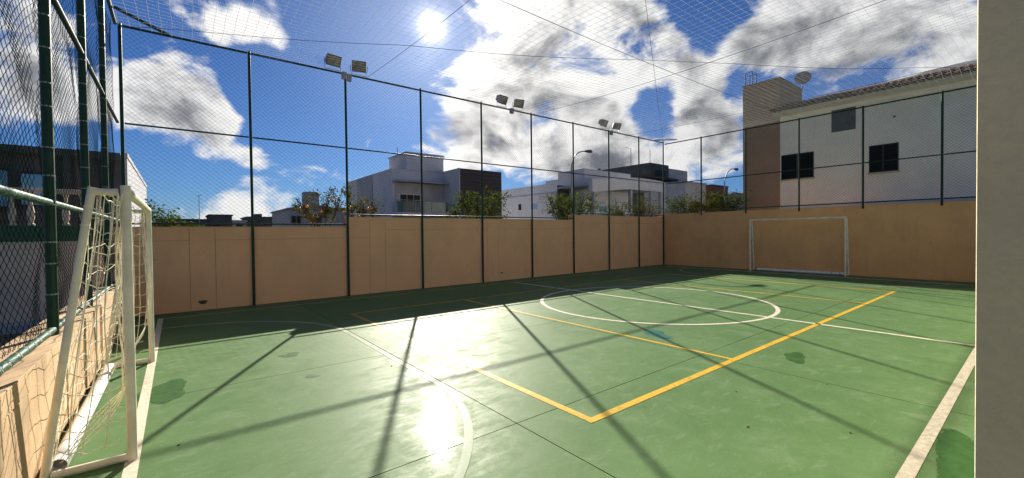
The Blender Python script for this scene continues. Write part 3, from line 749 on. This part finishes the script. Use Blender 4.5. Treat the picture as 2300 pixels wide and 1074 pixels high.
MB().prism(arch[1:]+topc[::-1], 'y', 20.0, 20.35).build('fascia', 'house_white', C_)
box('fascia_trim', (26.2, 19.93, 4.80), (32.0, 20.0, 4.86), 'frame_white', C_)
box('back_wall', (23.3, 23.6, -.1), (32, 23.75, 5.2), 'house_dark', C_); box('carport_roof', (23.2, 20.35, 4.9), (31.95, 23.6, 5.05), 'house_grey', C_)
for x in (23.3, 27.6, 30.3, 31.7): box('column', (x, 20.05, -.1), (x+.22, 20.3, 4.85), 'house_grey', C_)
window(C_, 24.4, 26.6, 2.1, 4.0, 23.58, 'glass_dark', 'frame_dark', 2); window(C_, 28.2, 30.0, 2.1, 4.0, 23.58, 'glass_dark', 'frame_dark', 1)
for k in range(14): box('fence_bar', (23.5+k*.6, 19.9, 2.0), (23.53+k*.6, 19.93, 2.9), 'frame_white', C_)
box('fence_rail', (23.4, 19.88, 2.9), (31.9, 19.94, 2.94), 'frame_white', C_); box('front_wall', (23.2, 19.85, -.1), (32, 19.97, 2.0), 'house_white', C_)
E_ = thing('grey_house', 'dark grey block shaped house rising behind the arched fascia', 'house', (44, 28, 0))
box('main_block', (40.6, 27, -.1), (44.3, 34, 9.02), 'house_dark', E_); box('wing', (44.3, 27.05, -.1), (48.45, 33, 8.7), 'house_grey', E_)
box('rear_wing', (40.7, 29.4, -.1), (44, 40, 8.62), 'house_grey', E_); box('roof_slab', (37.6, 25.8, 7.15), (44.3, 27, 7.34), 'brown_board', E_)
box('white_ledge', (41.8, 26.6, 6.85), (45.2, 26.98, 7.02), 'frame_white', E_); window(E_, 41.6, 43.6, 7.45, 8.35, 26.98, 'glass_dark', 'frame_dark', 1)
box('roof_rail', (44.3, 26.9, 7.35), (48.4, 26.94, 7.39), 'lamp_metal', E_)
for k in range(3): box('balcony_glass', (44.4+k*1.35, 26.91, 6.7), (45.7+k*1.35, 26.93, 7.35), 'glass_balcony', E_)
MB().tube([(41.4, 27.5, 9.02), (41.4, 27.5, 10.6)], .03, 6).build('antenna', 'black', E_)
MB().tube([(40.4, 29.3, 8.7), (40.4, 29.3, 10.9), (39.4, 29.3, 10.9)], .03, 6).build('antenna', 'black', E_)
F_ = thing('beige_house', 'low pale beige building beside the dark grey house', 'house', (43, 24, 0))
box('main_block', (38.8, 24, -.1), (42.6, 26.5, 6.4), 'house_grey', F_); box('end_block', (42.6, 24.02, -.1), (46.9, 26.5, 6.72), 'house_beige', F_); box('roof_slab', (42.5, 23.9, 6.72), (46.95, 26.5, 6.84), 'house_grey', F_)
window(F_, 43.6, 45.2, 3.4, 4.6, 24.0, 'glass_dark', 'frame_dark', 1)
G_ = thing('brick_house', 'distant reddish brick building above the far bushes', 'house', (93, 45, 0))
box('main_block', (88.4, 45, -.1), (98, 52, 11.1), 'brick_red', G_); box('roof_slab', (90.5, 44.9, 11.1), (98.1, 52, 11.4), 'house_dark', G_)
window(G_, 91, 93, 7.5, 9, 44.98); window(G_, 94.5, 96.5, 7.5, 9, 44.98)
H_ = thing('pitched_house', 'distant grey roof right of the brick building', 'house', (100, 42, 0))
MB().prism([(38, 0), (50, 0), (50, 8.6), (44, 9.9), (38, 8.4)], 'x', 98.2, 116).build('walls_and_gable', 'house_grey', H_)
MB().add([(98, 37.5, 8.4), (116, 37.5, 8.4), (116, 44, 10.1), (98, 44, 10.1), (98, 37.5, 8.25), (116, 37.5, 8.25), (116, 44, 9.95), (98, 44, 9.95)], [(0,1,2,3),(7,6,5,4),(0,4,5,1),(1,5,6,2),(2,6,7,3),(3,7,4,0)]).build('roof', 'slate', H_)
SH = thing('small_house', 'low grey house with a round water tank behind the fruit tree', 'house', (7, 30, 0))
box('main_block', (5.6, 30, -.1), (9.4, 36, 3.2), 'house_grey', SH)
MB().prism([(5.5, 3.2), (9.5, 3.2), (9.5, 3.26), (7.0, 3.55), (5.5, 3.3)], 'y', 29.9, 36).build('roof', 'slate', SH)
MB().tube([(7.15, 31, 3.2), (7.15, 31, 4.35), (7.15, 31, 4.45)], [.55, .55, .48], 20).build('water_tank', 'tank', SH)
window(SH, 6.9, 7.5, 2.45, 2.85, 29.98); window(SH, 5.8, 5.95, 2.3, 2.75, 29.98, mull=0); window(SH, 6.1, 6.25, 2.3, 2.75, 29.98, mull=0)
far = [('distant low flat roofed building with a dark parapet, leftmost over the wall', -1.5, 2.9, 3.5, 'house_dark'), ('distant dark cube shaped building behind the bare pole', 2.95, 5.15, 4.05, 'house_dark'),
       ('distant low building with a stepped roof tower', 6.7, 10.8, 3.85, 'house_dark'), ('distant grey low shed between two dark buildings', 5.2, 6.6, 3.4, 'house_grey')]
for lb, x0, x1, z, mt in far:
    t = thing('distant_building', lb, 'building', ((x0+x1)/2, 60, 0), 'distant low buildings over the wall')
    box('walls', (x0, 60, -.1), (x1, 66, z-.15), mt, t); box('roof_slab', (x0-.12, 59.9, z-.15), (x1+.12, 66.1, z), mt, t)
    window(t, x0+.4, x0+1.0, 2.2, 3.0, 59.98)
    if 'tower' in lb: box('stair_tower', (7.6, 60.4, z), (8.3, 62, z+.35), mt, t)
    if 'stepped' in lb: box('roof_step', (9.6, 60.4, z), (10.7, 62, z+.15), mt, t)
def mast(label, x, y, z):
    t = thing('mast', label, 'mast', (x, y, 0)); MB().tube([(x, y, 0), (x, y, z)], [.05, .03], 6).build('pole', 'lamp_metal', t)
    MB().tube([(x-.25, y, z-.1), (x+.25, y, z-.05)], .02, 5).build('crossarm', 'lamp_metal', t)
mast('tall thin pole over the distant roofs', 2.0, 59, 6.15); mast('short thin pole at the left of the distant roofs', -.7, 59, 4.5)

# ------------------------------------------------------------------ the house on the right
h = thing('tiled_house', 'white two storey house with taupe tower and clay tiled eaves', 'house', (22, 4, 0))
XH = 20.2
box('wall', (XH, -4, -.1), (30, 7.10, 6.42), 'right_white', h)
box('tower', (XH-.02, 7.10, -.1), (22.75, 8.60, 8.02), 'taupe', h, bevel=.01)
box('tower_cap', (XH-.05, 7.07, 8.02), (22.78, 8.63, 8.06), 'taupe', h)
MB().prism([(19.62, 6.36), (20.2, 6.36), (20.2, 6.42), (30, 6.42), (25.2, 7.75), (19.62, 6.46)], 'y', -4.2, 7.2).build('soffit_board', 'soffit', h)
rf = MB().add([(19.58, -4.2, 6.47), (19.58, 7.22, 6.47), (25.2, 7.22, 8.15), (25.2, -4.2, 8.15), (19.58, -4.2, 6.50), (19.58, 7.22, 6.50), (25.2, 7.22, 8.18), (25.2, -4.2, 8.18)],
     [(3,2,1,0),(4,5,6,7),(0,1,5,4),(1,2,6,5),(2,3,7,6),(3,0,4,7)]).build('roof', 'tile', h)
# barrel tiles, one object per tile in the lowest courses
slope = math.atan2(1.68, 5.62)
def barrel(L, r, th, up):
    m = MB(); n = 7; v = []
    for x in (0, L):
        for rad in (r, r-th):
            for j in range(n+1):
                a = math.pi*j/n; v.append((x, math.cos(a)*rad*(1-.12*x/L), (math.sin(a)*rad*.75)*(1 if up else -1)))
    k = n+1
    m.add(v, [(j, j+1, 2*k+j+1, 2*k+j) for j in range(n)]+[(k+j, 3*k+j, 3*k+j+1, k+j+1) for j in range(n)]+[(j, k+j, k+j+1, j+1) for j in range(n)])
    return m
up0 = barrel(.44, .105, .018, True).build('roof_tile', 'tile', rf); dn0 = barrel(.44, .10, .018, False).build('roof_tile', 'tile', rf)
for o_ in (up0, dn0):
    off = wloc(rf)
    for v in o_.data.vertices: v.co += off
rr = random.Random(5); first = {id(up0): True, id(dn0): True}
for c in range(3):
    for i in range(56):
        for src, dy, dz in ((up0, 0., .075), (dn0, .105, .055)):
            if src is dn0 and c > 1: continue
            y = -4.1+i*.205+dy; x = 19.50+c*.38+rr.uniform(-.015, .015)
            if y > 7.2: continue
            if first[id(src)]: o_ = src; first[id(src)] = False
            else: o_ = src.copy(); COL.objects.link(o_)
            o_.rotation_euler = (0, -slope+rr.uniform(-.02, .02), rr.uniform(-.02, .02))
            o_.location = Vector((x, y, 6.47+(x-19.58)*math.tan(slope)+dz*.9+c*.012))-wloc(rf)
for x0, x1, z0, z1, gl, fr in ((5.88, 7.05, 3.68, 4.72, 'glass_dark', 'frame_dark'), (3.32, 4.14, 3.64, 4.64, 'glass_dark', 'frame_dark'), (4.54, 5.29, 5.36, 6.21, 'shutter', 'shutter')):
    wf = MB().box((XH-.02, x0, z0), (XH+.02, x1, z1)).build('window', fr, h)
    if gl == 'shutter':
        for k in range(7): box('blind_slat', (XH-.035, x0+.03, z0+.03+k*.115), (XH-.02, x1-.03, z0+.03+k*.115+.108), gl, wf)
    else:
        for k in range(2): box('pane', (XH-.032, x0+.035+k*(x1-x0)/2, z0+.04), (XH-.02, x0+(k+1)*(x1-x0)/2-.02, z1-.04), gl, wf)
        box('sill', (XH-.07, x0-.04, z0-.05), (XH+.01, x1+.04, z0-.003), 'soffit', wf)
box('plinth_ledge', (XH-.06, -4, 2.42), (XH, 7.1, 2.56), 'house_white', h)
box('air_vent', (XH-.03, 3.40, 5.55), (XH, 3.47, 5.60), 'frame_dark', h)
# roof ladder hoops
for dx, y0, y1, z in ((0, 8.28, 8.58, 8.68), (.25, 8.22, 8.50, 8.62)):
    MB().tube([(20.4+dx, y1, 8.0), (20.4+dx, y1, z), (20.4+dx, y0, z), (20.4+dx, y0, 8.0)], .022, 6).build('ladder_hoop', 'black', h)
r2 = thing('hip_roof', 'grey hipped roof peeking over the clay tiles', 'roof', (28, 3.5, 6.5))
MB().add([(26, 5.3, 8.15), (26, -1, 8.15), (33, 5.3, 8.15), (33, -1, 8.15), (28.5, 3.6, 9.15), (28.5, .6, 9.15), (30.5, 3.6, 9.15), (30.5, .6, 9.15), (26, 5.3, 6.5), (26, -1, 6.5), (33, 5.3, 6.5), (33, -1, 6.5)],
   [(0,1,5,4),(1,3,7,5),(3,2,6,7),(2,0,4,6),(4,5,7,6),(8,9,1,0),(9,11,3,1),(11,10,2,3),(10,8,0,2),(8,10,11,9)]).build('roof_shell', 'slate', r2)
dsh = thing('satellite_dish', 'round grey satellite dish on a bent pole beside the taupe tower', 'satellite dish', (23, 7.0, 7.2))
m = MB(); n = 28; v = []; m.smooth = True
cD = Vector((22.95, 7.12, 8.62)); ax = Vector((-.85, -.25, .25)).normalized(); e1 = ax.cross(Vector((0, 0, 1))).normalized(); e2 = e1.cross(ax)
for k, (rad, dep) in enumerate(((.001, -.09), (.15, -.075), (.26, -.035), (.335, 0))):
    for j in range(n): a = 6.2832*j/n; v.append(cD+e1*rad*math.cos(a)+e2*rad*1.0*math.sin(a)+ax*dep)
v2 = [p-ax*.012 for p in v]
fs = [(k*n+j, k*n+(j+1) % n, (k+1)*n+(j+1) % n, (k+1)*n+j) for k in range(3) for j in range(n)]
m.add(v+v2, fs+[tuple(i+4*n for i in q[::-1]) for q in fs]+[(3*n+j, 3*n+(j+1) % n, 7*n+(j+1) % n, 7*n+j) for j in range(n)])
m.build('reflector', 'dish', dsh)
MB().tube([cD-ax*.1, (23.1, 7.16, 8.36), (23.1, 7.22, 8.02), (23.1, 7.22, 7.2)], .028, 8).build('pole', 'lamp_metal', dsh)
MB().tube([cD-e2*.32, cD-e2*.12+ax*.3], .012, 6).build('feed_arm', 'lamp_metal', dsh); MB().tube([cD-e2*.12+ax*.27, cD-e2*.10+ax*.36], .03, 8).build('receiver', 'boxgrey', dsh)

# ------------------------------------------------------------------ street lamps
def lamp(label, x, y, ztop_, reach, hz, r):
    t = thing('street_lamp', label, 'street lamp', (x, y, 0))
    pts = [(x, y, 0), (x, y, ztop_)]
    for k in range(1, 10):
        a = k/9*math.pi/2; pts.append((x+reach*(1-math.cos(a))*.9, y, ztop_+(hz-ztop_)*math.sin(a)))
    pts.append((x+reach, y, hz+.02))
    MB().tube(pts, [r*1.3, r]+[r*.7]*(len(pts)-2), 8).build('pole', 'lamp_metal', t)
    m = MB(); m.tube([(x+reach-.2*r/.05, y, hz), (x+reach+.1*r/.05, y, hz+.03), (x+reach+.35*r/.05, y, hz+.05), (x+reach+.5*r/.05, y, hz+.03)], [.04*r/.05, .09*r/.05, .10*r/.05, .03*r/.05], 10); m.build('lamp_head', 'black', t)
lamp('street lamp with curved arm rising behind the middle of the side fence', 17.85, 17.0, 5.3, 1.3, 6.32, .05)
lamp('far street lamp with curved arm left of the taupe tower', 85.6, 40, 10.5, 4.6, 14.0, .14)

# ------------------------------------------------------------------ trees and bushes
def leaves(pts, size, seed):
    r_ = np.random.default_rng(seed); n = len(pts); P = np.array(pts)
    d = r_.normal(size=(n, 3)); d[:, 2] *= .7; d /= np.linalg.norm(d, axis=1)[:, None]
    e = r_.normal(size=(n, 3)); e -= d*(d*e).sum(1)[:, None]; e /= np.linalg.norm(e, axis=1)[:, None]
    s = size*r_.uniform(.6, 1.25, n)[:, None]; nn = np.cross(d, e)
    V = np.stack([P, P+d*s*.5+e*s*.27+nn*s*.08, P+d*s, P+d*s*.5-e*s*.27+nn*s*.08], 1).reshape(-1, 3)
    F = np.arange(n*4).reshape(n, 4); return V, F
def tree(name, label, base, blobs, nclus, per, size, mat, seed, fruit=0, bare=0, trunk_r=.06, group=None, cat='tree', spread=.13, fork=.9):
    r_ = random.Random(seed); b = Vector(base); t = thing(name, label, cat, base, group)
    m = MB(); fk = b+Vector((r_.uniform(-.05, .05), r_.uniform(-.05, .05), fork))
    m.tube([b, b+(fk-b)*.5+Vector((.02, -.01, 0)), fk], [trunk_r*1.25, trunk_r, trunk_r*.85], 8)
    tips = []; vols = [x[3]*x[4]*x[5] for x in blobs]
    for bi, (cx, cy, cz, rx, ry, rz) in enumerate(blobs):
        c = Vector((cx, cy, cz)); k = fk+(c-fk)*.55+Vector((r_.uniform(-.12, .12), r_.uniform(-.12, .12), -.08))
        m.tube([fk, k, c], [trunk_r*.62, trunk_r*.42, trunk_r*.25], 6)
        nc = max(3, int(nclus*vols[bi]/sum(vols)))
        for i in range(nc):
            while True:
                p = Vector((r_.uniform(-1, 1), r_.uniform(-1, 1), r_.uniform(-1, 1)))
                if .25 < p.length < 1: break
            ex = r_.uniform(1.0, 1.55) if r_.random() < .16 else 1.; q = c+Vector((p.x*rx, p.y*ry, p.z*rz))*ex; tips.append(q)
            if i % 2 == 0 or bare: m.tube([k+(c-k)*r_.uniform(.2, 1), c+(q-c)*.5+Vector((0, 0, .04)), q+(q-c)*(.25*bare)], [trunk_r*.22, trunk_r*.14, trunk_r*.06], 4, False)
    m.build('trunk', 'bark', t)
    pts = []
    for q in tips:
        if bare and r_.random() < bare: continue
        sp_ = spread*r_.uniform(.5, 1.25)
        for _ in range(r_.randint(per//3, per)): pts.append((q.x+r_.gauss(0, sp_), q.y+r_.gauss(0, sp_), q.z+r_.gauss(0, sp_*.75)))
    np_mesh('crown', [leaves(pts, size, seed)], mat, t)
    for i in range(fruit):
        q = r_.choice(tips); fo = Vector((r_.gauss(0, .1), -abs(r_.gauss(0, .1)), -.08)); c = q+fo
        MB().tube([c+Vector((0, 0, -.045)), c+Vector((0, 0, -.03)), c, c+Vector((0, 0, .03)), c+Vector((0, 0, .045))], [.008, .036, .048, .036, .008], 8).build('fruit', 'fruit', t)
    return t
tg = 'street trees beyond the side wall'
tree('fruit_tree', 'sparse tree with orange fruit behind the second fence bay', (3.75, 15, .02), [(3.35, 15, 2.45, .5, .4, .45), (3.95, 15, 2.6, .55, .4, .55), (3.05, 15, 2.75, .25, .25, .25), (4.35, 14.9, 2.75, .35, .3, .5), (3.7, 15.1, 2.15, .6, .4, .3)], 70, 26, .10, 'leaf_olive', 11, fruit=12, bare=.42, trunk_r=.05, group=tg, spread=.10)
tree('fruit_tree', 'thin olive tree with orange fruit left of the large white house', (5.1, 15.5, .02), [(4.9, 15.5, 2.5, .4, .4, .5), (5.4, 15.5, 2.5, .5, .4, .45), (5.8, 15.5, 2.55, .35, .3, .3), (4.8, 15.5, 3.0, .25, .25, .3)], 64, 26, .10, 'leaf_olive', 12, fruit=8, bare=.38, trunk_r=.05, group=tg, spread=.10)
tree('street_tree', 'leafy tree in front of the dark boarded block', (10.0, 15, .02), [(8.85, 15, 2.5, .55, .5, .38), (9.3, 15, 2.95, .45, .4, .38), (10.0, 15, 2.8, .75, .5, .5), (10.8, 15, 2.85, .6, .5, .5), (11.3, 15, 3.15, .4, .35, .3), (9.9, 15, 2.2, .9, .5, .35), (10.9, 15, 2.25, .6, .5, .35)], 120, 22, .12, 'leaf_green', 13, trunk_r=.07, group=tg)
tree('street_tree', 'leafy tree with spreading limbs under the curved street lamp', (14.95, 14.5, .02), [(13.75, 14.5, 3.0, .5, .45, .42), (14.4, 14.5, 2.85, .75, .5, .5), (15.2, 14.5, 3.0, .6, .5, .42), (16.1, 14.5, 3.35, .42, .4, .36), (16.75, 14.5, 3.0, .5, .4, .3), (15.9, 14.5, 2.75, .55, .4, .32), (14.3, 14.5, 2.35, .7, .5, .3)], 120, 22, .12, 'leaf_green', 14, trunk_r=.07, group=tg, fork=1.2)
bu = [('bush in front of the dark carport, left of the fence corner', (19.5, 15, .02), [(18.9, 15, 2.6, .7, .6, .45), (19.8, 15, 2.75, .8, .6, .5), (19.3, 15, 2.1, 1.0, .6, .5)], 'leaf_dark'),
      ('yellow green bush under the right end of the arched fascia', (22.2, 15.2, .02), [(21.3, 15.2, 3.1, .8, .7, .6), (22.3, 15.2, 3.0, .9, .7, .7), (23.2, 15.2, 2.8, .8, .6, .6), (22.0, 15.2, 2.2, 1.3, .7, .5)], 'leaf_olive'),
      ('dark green bush just right of the fence corner', (19.6, 11.4, .0), [(19.6, 11.8, 2.8, .5, .6, .55), (19.6, 11.1, 2.85, .5, .6, .5), (19.6, 11.3, 2.3, .5, .9, .5)], 'leaf_dark'),
      ('olive bush between the fence corner and the taupe tower', (19.5, 10.1, .0), [(19.4, 10.3, 2.95, .5, .55, .42), (19.5, 9.7, 2.9, .5, .5, .5), (19.5, 10.0, 2.4, .5, .9, .5)], 'leaf_olive'),
      ('dark green bush growing against the taupe tower', (19.4, 8.9, .0), [(19.4, 9.1, 2.85, .5, .5, .45), (19.4, 8.65, 2.8, .4, .4, .45), (19.4, 8.9, 2.35, .5, .7, .5)], 'leaf_dark')]
for i, (lb, bs_, bl, mt) in enumerate(bu): tree('bush', lb, bs_, bl, 90, 30, .10, mt, 30+i, trunk_r=.05, group='bushes behind the fence corner', cat='bush', spread=.16)
tree('bush', 'bright green bush behind the near goal over the wall', (-.45, 20, .02), [(-.6, 20, 2.1, .5, .5, .45), (.1, 20, 1.95, .5, .4, .3), (-.95, 20, 2.4, .4, .4, .4)], 60, 28, .13, 'leaf_green', 41, trunk_r=.05, cat='bush', spread=.16)
# loose grit on the court
gt = MB(); rr = random.Random(9)
for x, y in ((-.02, 4.11), (2.0, 4.9), (4.3, 1.9), (3.6, 1.5), (5.2, 1.4), (4.1, .95)):
    s = rr.uniform(.010, .018); gt.add([(x-s, y, .0), (x, y-s*.8, .0), (x+s*.9, y, .0), (x, y+s, .0), (x, y, s*.8)], [(0, 1, 4), (1, 2, 4), (2, 3, 4), (3, 0, 4), (3, 2, 1, 0)])
gt.build('grit', 'bark', kind='stuff')
